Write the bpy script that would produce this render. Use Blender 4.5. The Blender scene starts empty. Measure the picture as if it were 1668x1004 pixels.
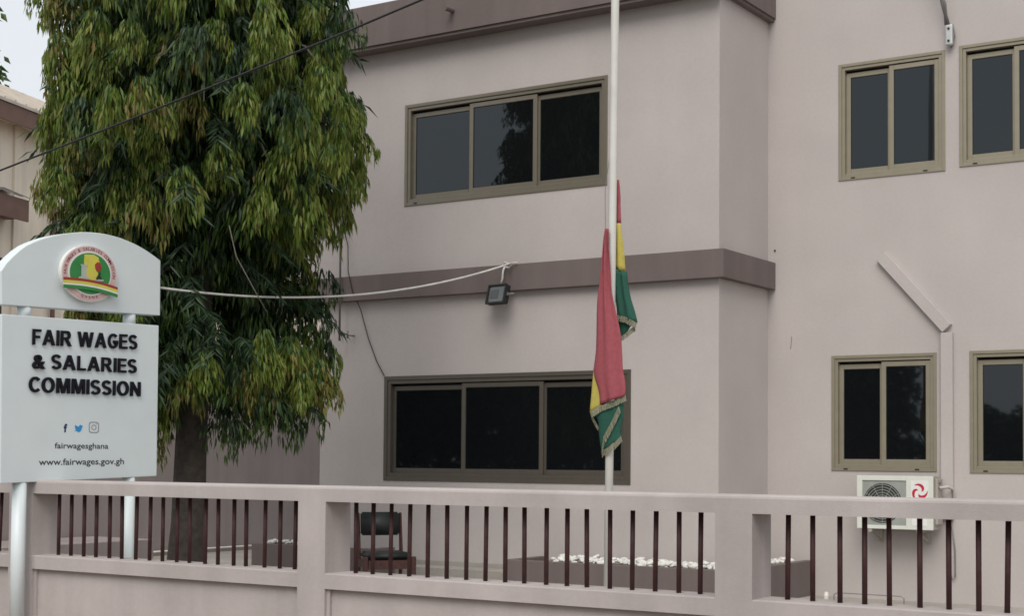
import bpy, bmesh, math, random
import numpy as np
from mathutils import Vector, Matrix
R = math.radians
S = bpy.context.scene
COL = S.collection
rnd = random.Random(7)

# ------------------------------------------------------------------ camera
cam_d = bpy.data.cameras.new('camera')
cam = bpy.data.objects.new('camera', cam_d); COL.objects.link(cam)
yaw, pitch, roll = -0.567424, 0.036796, 0.0072294
fw = Vector((math.sin(yaw)*math.cos(pitch), math.cos(yaw)*math.cos(pitch), math.sin(pitch)))
ri = Vector((math.cos(yaw), -math.sin(yaw), 0)); up = ri.cross(fw)
ri2 = ri*math.cos(roll)+up*math.sin(roll); up2 = -ri*math.sin(roll)+up*math.cos(roll)
M = Matrix((ri2, up2, -fw)).transposed().to_4x4(); M.translation = (0, 0, 1.6)
cam.matrix_world = M
cam_d.sensor_width = 36.0; cam_d.lens = 2427.08/1668*36
cam_d.shift_x = (834-871.06)/1668; cam_d.shift_y = (657.43-502)/1668
cam_d.clip_start = .05; cam_d.clip_end = 2000
S.camera = cam
S.render.resolution_x, S.render.resolution_y = 1024, 617

# ------------------------------------------------------------------ sky, sun, exposure
SUN_EL, SUN_ROT = R(48), R(160)
w = bpy.data.worlds.new('World'); S.world = w; w.use_nodes = True
nt = w.node_tree; nt.nodes.clear()
o_ = nt.nodes.new('ShaderNodeOutputWorld'); bg = nt.nodes.new('ShaderNodeBackground')
sky = nt.nodes.new('ShaderNodeTexSky'); sky.sky_type = 'NISHITA'; sky.sun_disc = False
sky.sun_elevation = SUN_EL; sky.sun_rotation = SUN_ROT; sky.dust_density = 3; sky.ozone_density = 1.0
mix = nt.nodes.new('ShaderNodeMix'); mix.data_type = 'RGBA'; mix.inputs[0].default_value = .86
tc = nt.nodes.new('ShaderNodeTexCoord'); nz = nt.nodes.new('ShaderNodeTexNoise'); nz.inputs['Scale'].default_value = 2.2; nz.inputs['Detail'].default_value = 5
cr = nt.nodes.new('ShaderNodeValToRGB')
cr.color_ramp.elements[0].position = .3; cr.color_ramp.elements[0].color = (5.9, 6.1, 6.3, 1)
cr.color_ramp.elements[1].position = .7; cr.color_ramp.elements[1].color = (6.9, 7.05, 7.2, 1)
nt.links.new(tc.outputs['Generated'], nz.inputs['Vector']); nt.links.new(nz.outputs['Fac'], cr.inputs['Fac'])
nt.links.new(sky.outputs[0], mix.inputs[6]); nt.links.new(cr.outputs[0], mix.inputs[7])
nt.links.new(mix.outputs[2], bg.inputs[0]); bg.inputs[1].default_value = .1
nt.links.new(bg.outputs[0], o_.inputs[0])
sd = bpy.data.lights.new('sun', 'SUN'); so = bpy.data.objects.new('sun', sd); COL.objects.link(so)
sd.energy = 1.5; sd.angle = R(40); sd.color = (1, .96, .9)
sv = Vector((math.sin(SUN_ROT)*math.cos(SUN_EL), math.cos(SUN_ROT)*math.cos(SUN_EL), math.sin(SUN_EL)))
so.rotation_euler = sv.to_track_quat('Z', 'Y').to_euler()
S.view_settings.view_transform = 'Standard'; S.view_settings.look = 'None'
S.view_settings.gamma = 1; S.view_settings.use_curve_mapping = False
S.view_settings.exposure = 0.5
S.cycles.max_bounces = 8
S.cycles.filter_width = 1.6

# ------------------------------------------------------------------ materials
def nodes(name):
    m = bpy.data.materials.new(name); m.use_nodes = True
    t = m.node_tree; b = t.nodes['Principled BSDF']
    return m, t, b
def simple(name, col, rough=.6, metal=0, var=.12, scale=9, bump=.0, bscale=60, spec=.5):
    m, t, b = nodes(name)
    b.inputs['Roughness'].default_value = rough; b.inputs['Metallic'].default_value = metal
    b.inputs['Specular IOR Level'].default_value = spec
    g = t.nodes.new('ShaderNodeNewGeometry')
    n = t.nodes.new('ShaderNodeTexNoise'); n.inputs['Scale'].default_value = scale; n.inputs['Detail'].default_value = 6
    t.links.new(g.outputs['Position'], n.inputs['Vector'])
    c = t.nodes.new('ShaderNodeValToRGB')
    c.color_ramp.elements[0].position = .3; c.color_ramp.elements[1].position = .7
    c.color_ramp.elements[0].color = tuple(x*(1-var) for x in col)+(1,)
    c.color_ramp.elements[1].color = tuple(min(1, x*(1+var)) for x in col)+(1,)
    t.links.new(n.outputs['Fac'], c.inputs['Fac']); t.links.new(c.outputs[0], b.inputs['Base Color'])
    if bump:
        n2 = t.nodes.new('ShaderNodeTexNoise'); n2.inputs['Scale'].default_value = bscale; n2.inputs['Detail'].default_value = 4
        t.links.new(g.outputs['Position'], n2.inputs['Vector'])
        bp = t.nodes.new('ShaderNodeBump'); bp.inputs['Strength'].default_value = bump; bp.inputs['Distance'].default_value = .01
        t.links.new(n2.outputs['Fac'], bp.inputs['Height']); t.links.new(bp.outputs[0], b.inputs['Normal'])
    return m
def plaster(name, col, rough=.85, stain=.12, streak=.10, bump=.25):
    """painted render: broad blotches, faint vertical streaks, fine sand grain"""
    m, t, b = nodes(name)
    b.inputs['Roughness'].default_value = rough; b.inputs['Specular IOR Level'].default_value = .25
    g = t.nodes.new('ShaderNodeNewGeometry')
    def noise(scale, detail, vec=None):
        n = t.nodes.new('ShaderNodeTexNoise'); n.inputs['Scale'].default_value = scale; n.inputs['Detail'].default_value = detail
        t.links.new(vec or g.outputs['Position'], n.inputs['Vector']); return n.outputs['Fac']
    mp = t.nodes.new('ShaderNodeMapping'); mp.inputs['Scale'].default_value = (5, 5, .35)
    t.links.new(g.outputs['Position'], mp.inputs['Vector'])
    def remap(v, lo, hi):
        r = t.nodes.new('ShaderNodeMapRange'); r.inputs[1].default_value = .3; r.inputs[2].default_value = .7
        r.inputs[3].default_value = lo; r.inputs[4].default_value = hi; t.links.new(v, r.inputs[0]); return r.outputs[0]
    def mul(a, c):
        q = t.nodes.new('ShaderNodeMath'); q.operation = 'MULTIPLY'; t.links.new(a, q.inputs[0]); t.links.new(c, q.inputs[1]); return q.outputs[0]
    f = mul(remap(noise(.9, 5), 1-stain, 1+stain*.4), remap(noise(1.0, 4, mp.outputs[0]), 1-streak, 1+streak*.3))
    f = mul(f, remap(noise(28, 5), .97, 1.02))
    mx = t.nodes.new('ShaderNodeMix'); mx.data_type = 'RGBA'; mx.blend_type = 'MULTIPLY'; mx.inputs[0].default_value = 1
    mx.inputs[6].default_value = col+(1,)
    t.links.new(f, mx.inputs[7]); t.links.new(mx.outputs[2], b.inputs['Base Color'])
    bp = t.nodes.new('ShaderNodeBump'); bp.inputs['Strength'].default_value = bump; bp.inputs['Distance'].default_value = .006
    ad = t.nodes.new('ShaderNodeMath'); ad.operation = 'ADD'
    t.links.new(noise(140, 3), ad.inputs[0]); t.links.new(noise(9, 4), ad.inputs[1])
    t.links.new(ad.outputs[0], bp.inputs['Height']); t.links.new(bp.outputs[0], b.inputs['Normal'])
    return m
def glass(name, col=(.006, .007, .008)):
    m, t, b = nodes(name)
    b.inputs['Base Color'].default_value = col+(1,); b.inputs['Roughness'].default_value = .025; b.inputs['IOR'].default_value = 1.56; b.inputs['Specular Tint'].default_value = (.9, 1, 1.06, 1)
    g = t.nodes.new('ShaderNodeNewGeometry'); n = t.nodes.new('ShaderNodeTexNoise'); n.inputs['Scale'].default_value = 1.6
    t.links.new(g.outputs['Position'], n.inputs['Vector'])
    bp = t.nodes.new('ShaderNodeBump'); bp.inputs['Strength'].default_value = .03; bp.inputs['Distance'].default_value = .02
    t.links.new(n.outputs['Fac'], bp.inputs['Height']); t.links.new(bp.outputs[0], b.inputs['Normal'])
    return m
def leaf(name, a, b_, c_, trans=.25):
    """leaf colour varies leaf by leaf between three natural tones"""
    m, t, b = nodes(name)
    g = t.nodes.new('ShaderNodeNewGeometry'); c = t.nodes.new('ShaderNodeValToRGB')
    e = c.color_ramp.elements; e[0].color = a+(1,); e[1].color = c_+(1,); k = e.new(.55); k.color = b_+(1,)
    t.links.new(g.outputs['Random Per Island'], c.inputs['Fac'])
    t.links.new(c.outputs[0], b.inputs['Base Color']); b.inputs['Roughness'].default_value = .45
    b.inputs['Specular IOR Level'].default_value = .35
    tr = t.nodes.new('ShaderNodeBsdfTranslucent'); t.links.new(c.outputs[0], tr.inputs['Color'])
    ms = t.nodes.new('ShaderNodeMixShader'); ms.inputs[0].default_value = trans
    out = t.nodes['Material Output']
    t.links.new(b.outputs[0], ms.inputs[1]); t.links.new(tr.outputs[0], ms.inputs[2]); t.links.new(ms.outputs[0], out.inputs['Surface'])
    return m

PAINT = plaster('pink_grey_paint', (.488, .443, .426), stain=.08, streak=.015)
FPAINT = plaster('fence_paint', (.455, .407, .392), stain=.15, streak=.09, bump=.4)
MAUVE = plaster('mauve_paint', (.170, .138, .131), stain=.08)
SIDEW = plaster('side_wall_paint', (.33, .285, .275))
CREAM = plaster('cream_paint', (.78, .70, .58), stain=.12)
CONC = plaster('concrete', (.36, .335, .30), stain=.22, streak=.0, bump=.5)
EARTH = simple('earth', (.22, .17, .13), .95, var=.25, scale=2, bump=.4, bscale=15)
FRAME = simple('bronze_aluminium', (.28, .25, .185), .42, .35, .05)
FRAMEB = simple('bronze_aluminium_shaded', (.11, .096, .078), .42, .35, .05)  # same bronze as the wing frames, dark reflections put into the colour
FRAMEM = simple('bronze_aluminium_half_shaded', (.19, .168, .13), .42, .35, .05)  # same bronze again, a milder darkening put into the colour
RUBBER = simple('black_rubber', (.012, .012, .012), .6)
GLASS = glass('tinted_glass')
BAR = simple('oxblood_enamel', (.052, .022, .021), .6, .0, .3, 14, spec=.3)
WHITE = simple('white_enamel', (.66, .72, .73), .38, 0, .03, 3)
POLEW = simple('pole_white', (.60, .59, .55), .4, 0, .08, 4)
LETTER = simple('letter_black', (.006, .006, .011), .6, 0, .1, spec=.2)
PRINT = simple('print_black', (.02, .02, .025), .5)
PRINTG = simple('print_grey', (.18, .19, .2), .5)
FBBLUE = simple('print_navy', (.01, .03, .12), .5)
SKYBLUE = simple('print_blue', (.02, .25, .55), .5)
EM_W = simple('emblem_white', (.75, .75, .72), .4, 0, .03)
EM_PINK = simple('emblem_ring', (.62, .42, .40), .45, 0, .06)
EM_TXT = simple('emblem_text', (.12, .02, .03), .5)
EM_G = simple('emblem_green', (.025, .22, .05), .4, 0, .1)
EM_Y = simple('emblem_yellow', (.62, .56, .08), .4, 0, .06)
EM_R = simple('emblem_red', (.32, .035, .02), .4, 0, .1)
EM_S = simple('emblem_silver', (.42, .46, .42), .4, 0, .1)
WOOD = simple('red_brown_wood', (.06, .022, .018), .4, 0, .35, 25)
VINYL = simple('black_vinyl', (.014, .017, .017), .5, 0, .2, 8)
CABLEW = simple('white_cable', (.62, .6, .58), .5)
CABLEB = simple('black_cable', (.012, .012, .012), .6)
GALV = simple('galvanised', (.30, .29, .28), .4, .6, .15)
STEEL = simple('steel_grey', (.2, .19, .185), .5, .4, .1)
ACW = simple('ac_white', (.66, .67, .61), .4, 0, .05, 5)
ACG = simple('ac_side_grey', (.40, .37, .33), .45, .2, .08)
ACGR = simple('ac_grille', (.30, .32, .29), .5, 0, .1)
ACD = simple('ac_dark', (.035, .038, .036), .6)
RED = simple('logo_red', (.5, .02, .05), .4)
STONE = simple('white_pebble', (.66, .65, .61), .7, 0, .18, 20, .3, 30)
SOIL = simple('soil', (.12, .09, .07), .95, 0, .3, 15, .5, 40)
FL_R = simple('flag_red', (.31, .07, .085), .85, 0, .10, 30, .2, 260)
FL_Y = simple('flag_yellow', (.44, .37, .08), .85, 0, .1, 30, .2, 260)
FL_G = simple('flag_green', (.012, .078, .052), .85, 0, .12, 30, .2, 260)
FRINGE = simple('flag_fringe', (.30, .30, .21), .9, 0, .25, 90, .6, 180)
BARK = simple('bark', (.05, .040, .032), .9, 0, .35, 14, .9, 26)
TWIG = simple('twig', (.13, .115, .095), .85, 0, .25, 30)
ROOFT = simple('roof_sheet', (.48, .43, .37), .6, 0, .15, 3)
FASC = simple('brown_fascia', (.13, .065, .045), .6, 0, .15, 4)
CORR = simple('old_corrugated', (.13, .12, .12), .6, .2, .25, 5)
PVC = simple('pvc_white', (.7, .68, .62), .5)
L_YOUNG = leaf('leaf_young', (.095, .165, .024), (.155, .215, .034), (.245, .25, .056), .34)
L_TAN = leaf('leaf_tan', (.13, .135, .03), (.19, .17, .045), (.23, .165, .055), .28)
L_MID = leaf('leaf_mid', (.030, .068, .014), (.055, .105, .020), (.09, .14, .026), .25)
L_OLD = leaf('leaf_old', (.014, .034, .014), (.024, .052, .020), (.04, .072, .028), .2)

# ------------------------------------------------------------------ builders
class MB:
    def __init__(s): s.v = []; s.f = []; s.mi = []; s.cur = 0
    def add(s, vs, fs):
        n = len(s.v); s.v += [tuple(p) for p in vs]; s.f += [tuple(i+n for i in f) for f in fs]; s.mi += [s.cur]*len(fs); return s
    def box(s, x0, x1, y0, y1, z0, z1):
        vs = [(x, y, z) for x in (x0, x1) for y in (y0, y1) for z in (z0, z1)]
        return s.add(vs, [(0, 1, 3, 2), (4, 6, 7, 5), (0, 4, 5, 1), (2, 3, 7, 6), (0, 2, 6, 4), (1, 5, 7, 3)])
    def obox(s, c, ax, ay, az, hx, hy, hz):
        c = Vector(c); ax, ay, az = Vector(ax), Vector(ay), Vector(az)
        vs = [c+ax*i*hx+ay*j*hy+az*k*hz for i in (-1, 1) for j in (-1, 1) for k in (-1, 1)]
        return s.add(vs, [(0, 1, 3, 2), (4, 6, 7, 5), (0, 4, 5, 1), (2, 3, 7, 6), (0, 2, 6, 4), (1, 5, 7, 3)])
    def prism(s, pts, fa, fb):
        """pts outline; fa, fb map 2-D point to 3-D on either side"""
        n = len(pts); vs = [fa(*p) for p in pts]+[fb(*p) for p in pts]
        fs = [tuple(range(n)), tuple(range(2*n-1, n-1, -1))]+[(i, i+n, (i+1) % n+n, (i+1) % n) for i in range(n)]
        return s.add(vs, fs)
    def tube(s, pts, r, n=10, caps=True):
        pts = [Vector(p) for p in pts]; rr = r if isinstance(r, (list, tuple)) else [r]*len(pts)
        vs = []; fs = []; prev = None
        for i, p in enumerate(pts):
            d = (pts[min(i+1, len(pts)-1)]-pts[max(i-1, 0)]).normalized()
            a = Vector((0, 0, 1)) if abs(d.z) < .9 else Vector((1, 0, 0))
            u = d.cross(a).normalized() if prev is None else (prev-d*prev.dot(d)).normalized()
            prev = u; v_ = d.cross(u)
            vs += [p+(u*math.cos(2*math.pi*k/n)+v_*math.sin(2*math.pi*k/n))*rr[i] for k in range(n)]
        for i in range(len(pts)-1):
            for k in range(n):
                fs.append((i*n+k, i*n+(k+1) % n, (i+1)*n+(k+1) % n, (i+1)*n+k))
        if caps: fs += [tuple(range(n-1, -1, -1)), tuple((len(pts)-1)*n+k for k in range(n))]
        return s.add(vs, fs)
    def build(s, name, mats, parent=None, smooth=False, bevel=0, rx=True):
        me = bpy.data.meshes.new(name); me.from_pydata(s.v, [], s.f)
        for m in (mats if isinstance(mats, (list, tuple)) else [mats]): me.materials.append(m)
        me.polygons.foreach_set('material_index', s.mi)
        if rx:
            b = bmesh.new(); b.from_mesh(me); bmesh.ops.recalc_face_normals(b, faces=b.faces); b.to_mesh(me); b.free()
        if smooth: me.polygons.foreach_set('use_smooth', [True]*len(me.polygons))
        me.update()
        o = bpy.data.objects.new(name, me); COL.objects.link(o)
        if parent: o.parent = parent
        if bevel:
            bv = o.modifiers.new('bevel', 'BEVEL'); bv.width = bevel; bv.segments = 2; bv.limit_method = 'ANGLE'
        return o
def tag(o, label=None, cat=None, group=None, kind=None):
    if label: o['label'] = label
    if cat: o['category'] = cat
    if group: o['group'] = group
    if kind: o['kind'] = kind
    return o
def empty(name, label, cat, group=None, loc=(0, 0, 0)):
    o = bpy.data.objects.new(name, None); COL.objects.link(o); o.location = loc
    o.empty_display_size = .2
    return tag(o, label, cat, group)
def linked(name, mesh, parent, loc=(0, 0, 0), rot=(0, 0, 0), sc=1):
    o = bpy.data.objects.new(name, mesh); COL.objects.link(o); o.parent = parent
    o.location = loc; o.rotation_euler = rot; o.scale = (sc,)*3 if not isinstance(sc, (tuple, list)) else sc
    return o
def box(name, mat, parent, *b, bevel=0): return MB().box(*b).build(name, mat, parent, bevel=bevel)

# ------------------------------------------------------------------ ground
tag(MB().add([(-600, -600, -.012), (600, -600, -.012), (600, 600, -.012), (-600, 600, -.012)], [(0, 1, 2, 3)]).build('ground', EARTH), kind='structure')
tag(MB().add([(-17.8, 8.8, 0), (6, 8.8, 0), (6, 22, 0), (-17.8, 22, 0)], [(0, 1, 2, 3)]).build('yard_paving', CONC), kind='structure')
tag(MB().add([(-80, -7, -.004), (80, -7, -.004), (80, 6.4, -.004), (-80, 6.4, -.004)], [(0, 1, 2, 3)]).build('road', simple('asphalt', (.055, .053, .05), .9, 0, .25, 5, .5, 90)), kind='structure')

# ------------------------------------------------------------------ main building
YB, YW, XC, XL = 15.31, 16.68, -7.292, -13.167
bld = empty('office_building', 'pink grey two storey office block with mauve bands and tinted sliding windows', 'building', loc=(-10, 15.5, 0))
def P(o):
    o.parent = bld; o.matrix_parent_inverse = Matrix.Translation((10, -15.5, 0)); return o
def wall_holes(name, mat, x0, x1, z0, z1, yf, t, holes):
    xs = sorted({x0, x1, *[h[0] for h in holes], *[h[1] for h in holes]}); zs = sorted({z0, z1, *[h[2] for h in holes], *[h[3] for h in holes]})
    m = MB()
    inh = lambda x, z: any(h[0] < x < h[1] and h[2] < z < h[3] for h in holes)
    for i in range(len(xs)-1):
        for j in range(len(zs)-1):
            if not inh((xs[i]+xs[i+1])/2, (zs[j]+zs[j+1])/2):
                for y in (yf, yf+t):
                    m.add([(xs[i], y, zs[j]), (xs[i+1], y, zs[j]), (xs[i+1], y, zs[j+1]), (xs[i], y, zs[j+1])], [(0, 1, 2, 3)])
    for a, b, c, d in holes+[(x0, x1, z0, z1)]:
        for q in ([(a, c), (b, c)], [(b, c), (b, d)], [(b, d), (a, d)], [(a, d), (a, c)]):
            (p, r), (s_, u) = q
            m.add([(p, yf, r), (s_, yf, u), (s_, yf+t, u), (p, yf+t, r)], [(0, 1, 2, 3)])
    o = m.build(name, mat, rx=False)
    b = bmesh.new(); b.from_mesh(o.data); bmesh.ops.remove_doubles(b, verts=b.verts, dist=1e-5); bmesh.ops.recalc_face_normals(b, faces=b.faces); b.to_mesh(o.data); b.free()
    return P(o)
WU = (-11.785, -8.755, 4.857, 6.18); WL = (-12.08, -8.422, 1.295, 2.649)
wall_holes('front_wall', PAINT, XL, XC-.18, 0, 7.6, YB, .18, [WU, WL])
P(box('side_wall', PAINT, None, XC-.18, XC, YB, YW, 0, 7.6))
P(box('side_wall', PAINT, None, XL, XL+.18, YB+.18, 20, 0, 7.6))
W4 = [(-6.392, -5.12, 4.9, 6.287), (-4.958, -3.69, 4.925, 6.31), (-6.48, -5.228, 1.477, 2.832), (-4.852, -3.6, 1.467, 2.838),
      (-2.6, -1.33, 4.9, 6.287), (-2.6, -1.33, 1.47, 2.835)]
wall_holes('wing_wall', PAINT, XC-.18, 3.0, 0, 8.4, YW, .2, W4)
P(box('side_wall', PAINT, None, 2.8, 3.0, YW+.2, 24, 0, 8.4))
P(box('roof_slab', CONC, None, XC-.18, 3.0, YW+.2, 24, 8.2, 8.36))
# belt course wraps the corner and runs on to the left as the balcony edge
b = MB(); zb0, zb1 = 3.655, 3.982
b.prism([(XL-3.3, YB-.1), (XC+.1, YB-.1), (XC+.1, YW-.002), (XC+.002, YW-.002), (XC+.002, YB-.002), (XL-3.3, YB-.002)], lambda x, y: (x, y, zb0), lambda x, y: (x, y, zb1))
P(b.build('belt_course', MAUVE, bevel=.006))
# roof fascia, proud of the wall, with a thin drip lip
b = MB(); 
b.prism([(XL-3.3, YB-.25), (XC+.1, YB-.25), (XC+.1, YW-.002), (XC+.002, YW-.002), (XC+.002, YB-.002), (XL-3.3, YB-.002)], lambda x, y: (x, y, 6.965), lambda x, y: (x, y, 7.50))
f_ = P(b.build('roof_fascia', MAUVE))
b = MB()
b.prism([(XL-3.3, YB-.225), (XC+.075, YB-.225), (XC+.075, YW-.003), (XC+.003, YW-.003), (XC+.003, YB-.003), (XL-3.3, YB-.003)], lambda x, y: (x, y, 6.925), lambda x, y: (x, y, 6.964))
P(b.build('drip_edge', MAUVE))
P(box('roof_slab', CONC, None, XL-3.3, XC-.2, YB+.19, 19, 7.42, 7.55))
# left balcony: slab, back wall, columns
P(box('balcony_slab', MAUVE, None, XL-3.3, XL-.002, YB+.002, 16.75, zb0+.001, zb1-.02))
P(box('balcony_wall', PAINT, None, XL-3.3, XL-.002, 16.5, 16.75, zb1-.018, 7.41))
o = P(MB().tube([(-10.86, YB-.2, 7.225), (-10.86, YB-.42, 7.215)], .032, 12).build('drain_spout', MAUVE, smooth=False))

def make_window(h, yf, spec, mat, fw_, sw, weep, label):
    """sliding window: fixed frame, sashes on two tracks, one pane per sash"""
    x0, x1, z0, z1 = h; y0 = yf-.012
    m = MB()
    for k, (d, a, c) in enumerate(((0, fw_*.5, .10), (fw_*.5, fw_, .085))):      # stepped section
        ya = y0+.012*k
        m.box(x0+d, x0+a, ya, yf+c, z0+d, z1-d); m.box(x1-a, x1-d, ya, yf+c, z0+d, z1-d)
        m.box(x0+a, x1-a, ya, yf+c, z1-a, z1-d); m.box(x0+a, x1-a, ya, yf+c, z0+d, z0+a)
    fr = P(m.build('window', mat, bevel=.003)); fr['label'] = label
    n = len(spec); xa, xb, za, zb = x0+fw_, x1-fw_, z0+fw_, z1-fw_
    wd = (xb-xa)/n
    for i, front in enumerate(spec):
        l = xa+wd*i-(sw*.5 if i and front else -.0 if not i else -sw*.5*0); r_ = xa+wd*(i+1)+(sw*.5 if i < n-1 and front else 0)
        ya = yf+(.014 if front else .046); yb_ = ya+.028
        zt = zb-(.012 if front else .03)
        q = MB(); q.box(l, l+sw, ya, yb_, za, zt); q.box(r_-sw, r_, ya, yb_, za, zt)
        q.box(l+sw, r_-sw, ya, yb_, zt-sw, zt); q.box(l+sw, r_-sw, ya, yb_, za, za+sw*1.1)
        so_ = q.build('sash', mat, fr, bevel=.003)
        box('pane', GLASS, fr, l+sw+.001, r_-sw-.001, ya+.011, ya+.017, za+sw*1.1, zt-sw)
        # rubber gasket line round the pane
        gk = MB(); g_ = .007
        gk.box(l+sw, l+sw+g_, ya+.006, ya+.0105, za+sw*1.1, zt-sw); gk.box(r_-sw-g_, r_-sw, ya+.006, ya+.0105, za+sw*1.1, zt-sw)
        gk.box(l+sw+g_, r_-sw-g_, ya+.006, ya+.0105, zt-sw-g_, zt-sw); gk.box(l+sw+g_, r_-sw-g_, ya+.006, ya+.0105, za+sw*1.1, za+sw*1.1+g_)
        gk.build('gasket', RUBBER, fr)
    for t_ in weep:
        xx = x0+(x1-x0)*t_
        box('weep_hole', RUBBER, fr, xx-.025, xx+.025, y0-.002, y0+.01, z0+fw_*.18, z0+fw_*.42)
    # black sheet added to stand for the unlit room behind the glass
    box('dark_backing', RUBBER, fr, x0+.004, x1-.004, yf+.105, yf+.112, z0+.004, z1-.004)
    return fr
make_window(WU, YB, (0, 1, 0), FRAMEM, .085, .055, (.06,), 'wide upper window with three panes, bronze frame, left of the flag pole')
make_window(WL, YB, (0, 1, 0), FRAMEB, .10, .055, (), 'wide lower window with three black panes in bronze frame with shade in its colour behind the flag')
names = ['upper two pane window near the block corner', 'upper two pane window at the right edge', 'lower two pane window above the air conditioner', 'lower two pane window at the right edge', 'upper two pane window outside the frame', 'lower two pane window outside the frame']
for h, nm in zip(W4, names): make_window(h, YW, (0, 1), FRAME, .075, .055, (.14, .82), nm)
# boxed-in pipe on the wing wall, painted like it
b = MB(); q = (-5.165, -5.03)
b.box(q[0], q[1], YW-.06, YW-.002, .95, 3.05)
P(b.build('pipe_boxing', PAINT, bevel=.004))
b = MB(); a0, a1 = Vector((-5.865, 0, 3.97)), Vector((-5.095, 0, 3.10)); d = (a1-a0).normalized(); nn = Vector((d.z, 0, -d.x)); 
b.obox(((a0+a1)/2+Vector((0, YW-.034, 0))), d, nn, (0, 1, 0), (a1-a0).length/2, .066, .032)
P(b.build('pipe_boxing', PAINT, bevel=.004))
P(MB().tube([(-6.985, YW-.001, 3.08), (-6.99, YW-.001, 3.0), (-7.0, YW-.001, 2.93)], .004, 4).build('scuff_mark', STEEL))
P(MB().tube([(-7.2, YW-.004, 4.13), (-7.2, YW-.012, 4.13)], .012, 8).build('wall_plug', RUBBER))
# skirting apron along the block
tag(box('apron', CONC, None, -13.4, -9.66, 14.98, YB-.002, 0, .235, bevel=.01), kind='structure')
# faint dirty splash band where the wall meets the apron
P(box('wall_skirting', CONC, None, -13.1, -9.6, YB-.012, YB-.001, .236, .29))

# ------------------------------------------------------------------ side boundary wall, neighbours
sw_ = empty('side_boundary_wall', 'tall plain mauve grey boundary wall running back behind the tree trunk', 'wall', loc=(-18, 18, 0))
o = box('wall', SIDEW, None, -18.15, -17.95, 8.9, 34, -.01, 2.62); o.parent = sw_; o.matrix_parent_inverse = Matrix.Translation((18, -18, 0))
o = box('coping', SIDEW, None, -18.19, -17.91, 8.9, 34, 2.621, 2.69); o.parent = sw_; o.matrix_parent_inverse = Matrix.Translation((18, -18, 0))
tag(MB().tube([(-17.86, 13, .06), (-17.86, 24, .06)], .018, 8).build('water_pipe', PVC, smooth=True), 'long white water pipe along the foot of the side boundary wall', 'pipe')

P0 = Vector((-25.4, 19.6, 0)); du = Vector((-.30, .954, 0)).normalized(); dn = Vector((du.y, -du.x, 0))   # dn faces us
nb = empty('cream_house', 'cream two storey house with brown fascia and light sheet roof behind the tree', 'house', loc=P0)
nb.rotation_euler = (0, 0, math.atan2(du.y, du.x))       # local x along wall, local -y faces us
box('wall', CREAM, nb, -9, 22, 0, 8, 0, 8.55)
b = MB(); th = .06
b.prism([(-.45, 8.72), (4.0, 10.75), (8.45, 8.72), (8.45, 8.72-th), (4.0, 10.75-th), (-.45, 8.72-th)], lambda y, z: (-9.6, y, z), lambda y, z: (22.6, y, z))
b.build('roof', ROOFT, nb)
for gx in (-8.9, 21.8):
    b = MB(); b.prism([(.05, 8.56), (7.95, 8.56), (7.95, 8.9), (4.0, 10.5), (.05, 8.9)], lambda y, z: (gx, y, z), lambda y, z: (gx+.15, y, z)); b.build('gable', CREAM, nb)
b = MB()
for k in range(90):
    x = -9.5+k*.355
    b.prism([(-.45, 8.725), (4.0, 10.755), (4.0, 10.785), (-.45, 8.755)], lambda y, z: (x, y, z), lambda y, z: (x+.05, y, z))
b.build('roof_rib', ROOFT, nb)
box('fascia', FASC, nb, -9.6, 22.6, -.42, -.38, 8.30, 8.665)
box('soffit', CREAM, nb, -9.6, 22.6, -.375, -.002, 8.40, 8.44)
box('pilaster', CREAM, nb, .35, .6, -.05, -.002, 0, 8.39)
can = MB()
n = 40; top = []
for i in range(n+1):
    x = -8+i*(8.25/n); top.append((x, .035*(i % 2)))
for i in range(n):
    (xa, ha), (xb, hb) = top[i], top[i+1]
    can.add([(xa, -.55, 6.80+ha), (xb, -.55, 6.80+hb), (xb, -.01, 7.02+hb), (xa, -.01, 7.02+ha)], [(0, 1, 2, 3)])
can.build('canopy_sheet', CORR, nb)
box('canopy_fascia', FASC, nb, -8, .2, -.50, -.46, 6.34, 6.78)
box('canopy_soffit', FASC, nb, -8, .15, -.455, -.01, 6.4, 6.44)
MB().tube([(1.75, -.08, 0), (1.75, -.08, 7.0)], .05, 8).build('downpipe', FASC, nb)
box('window', RUBBER, nb, -.9, .05, -.01, -.001, 4.3, 5.6)

# ------------------------------------------------------------------ fence
YF, YF2 = 8.5, 8.79
fen = empty('boundary_fence', 'low pink grey boundary wall with square pillars and dark red vertical bars', 'fence', loc=(-7, 8.65, 0))
def F(o): o.parent = fen; o.matrix_parent_inverse = Matrix.Translation((7, -8.65, 0)); return o
PIL = [(-17.75, -17.5), (-14.12, -13.82), (-10.83, -10.522), (-7.517, -7.249), (-4.072, -3.82), (-.62, -.36), (2.85, 3.1)]
zt0, zt1, zl0, zl1 = 1.265, 1.38, .62, .735
b = MB(); c = .022
b.prism([(YF, zt0), (YF2, zt0), (YF2, zt1-c), (YF2-c, zt1), (YF+c, zt1), (YF+c*.55, zt1-c*.12), (YF+c*.2, zt1-c*.42), (YF, zt1-c)], lambda y, z: (PIL[0][0]-.02, y, z), lambda y, z: (PIL[-1][1]+.02, y, z))
F(b.build('top_rail', FPAINT))
for a, bb in PIL: F(box('pillar', FPAINT, None, a, bb, YF, YF2, -.01, zt0))
barm = None
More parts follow.
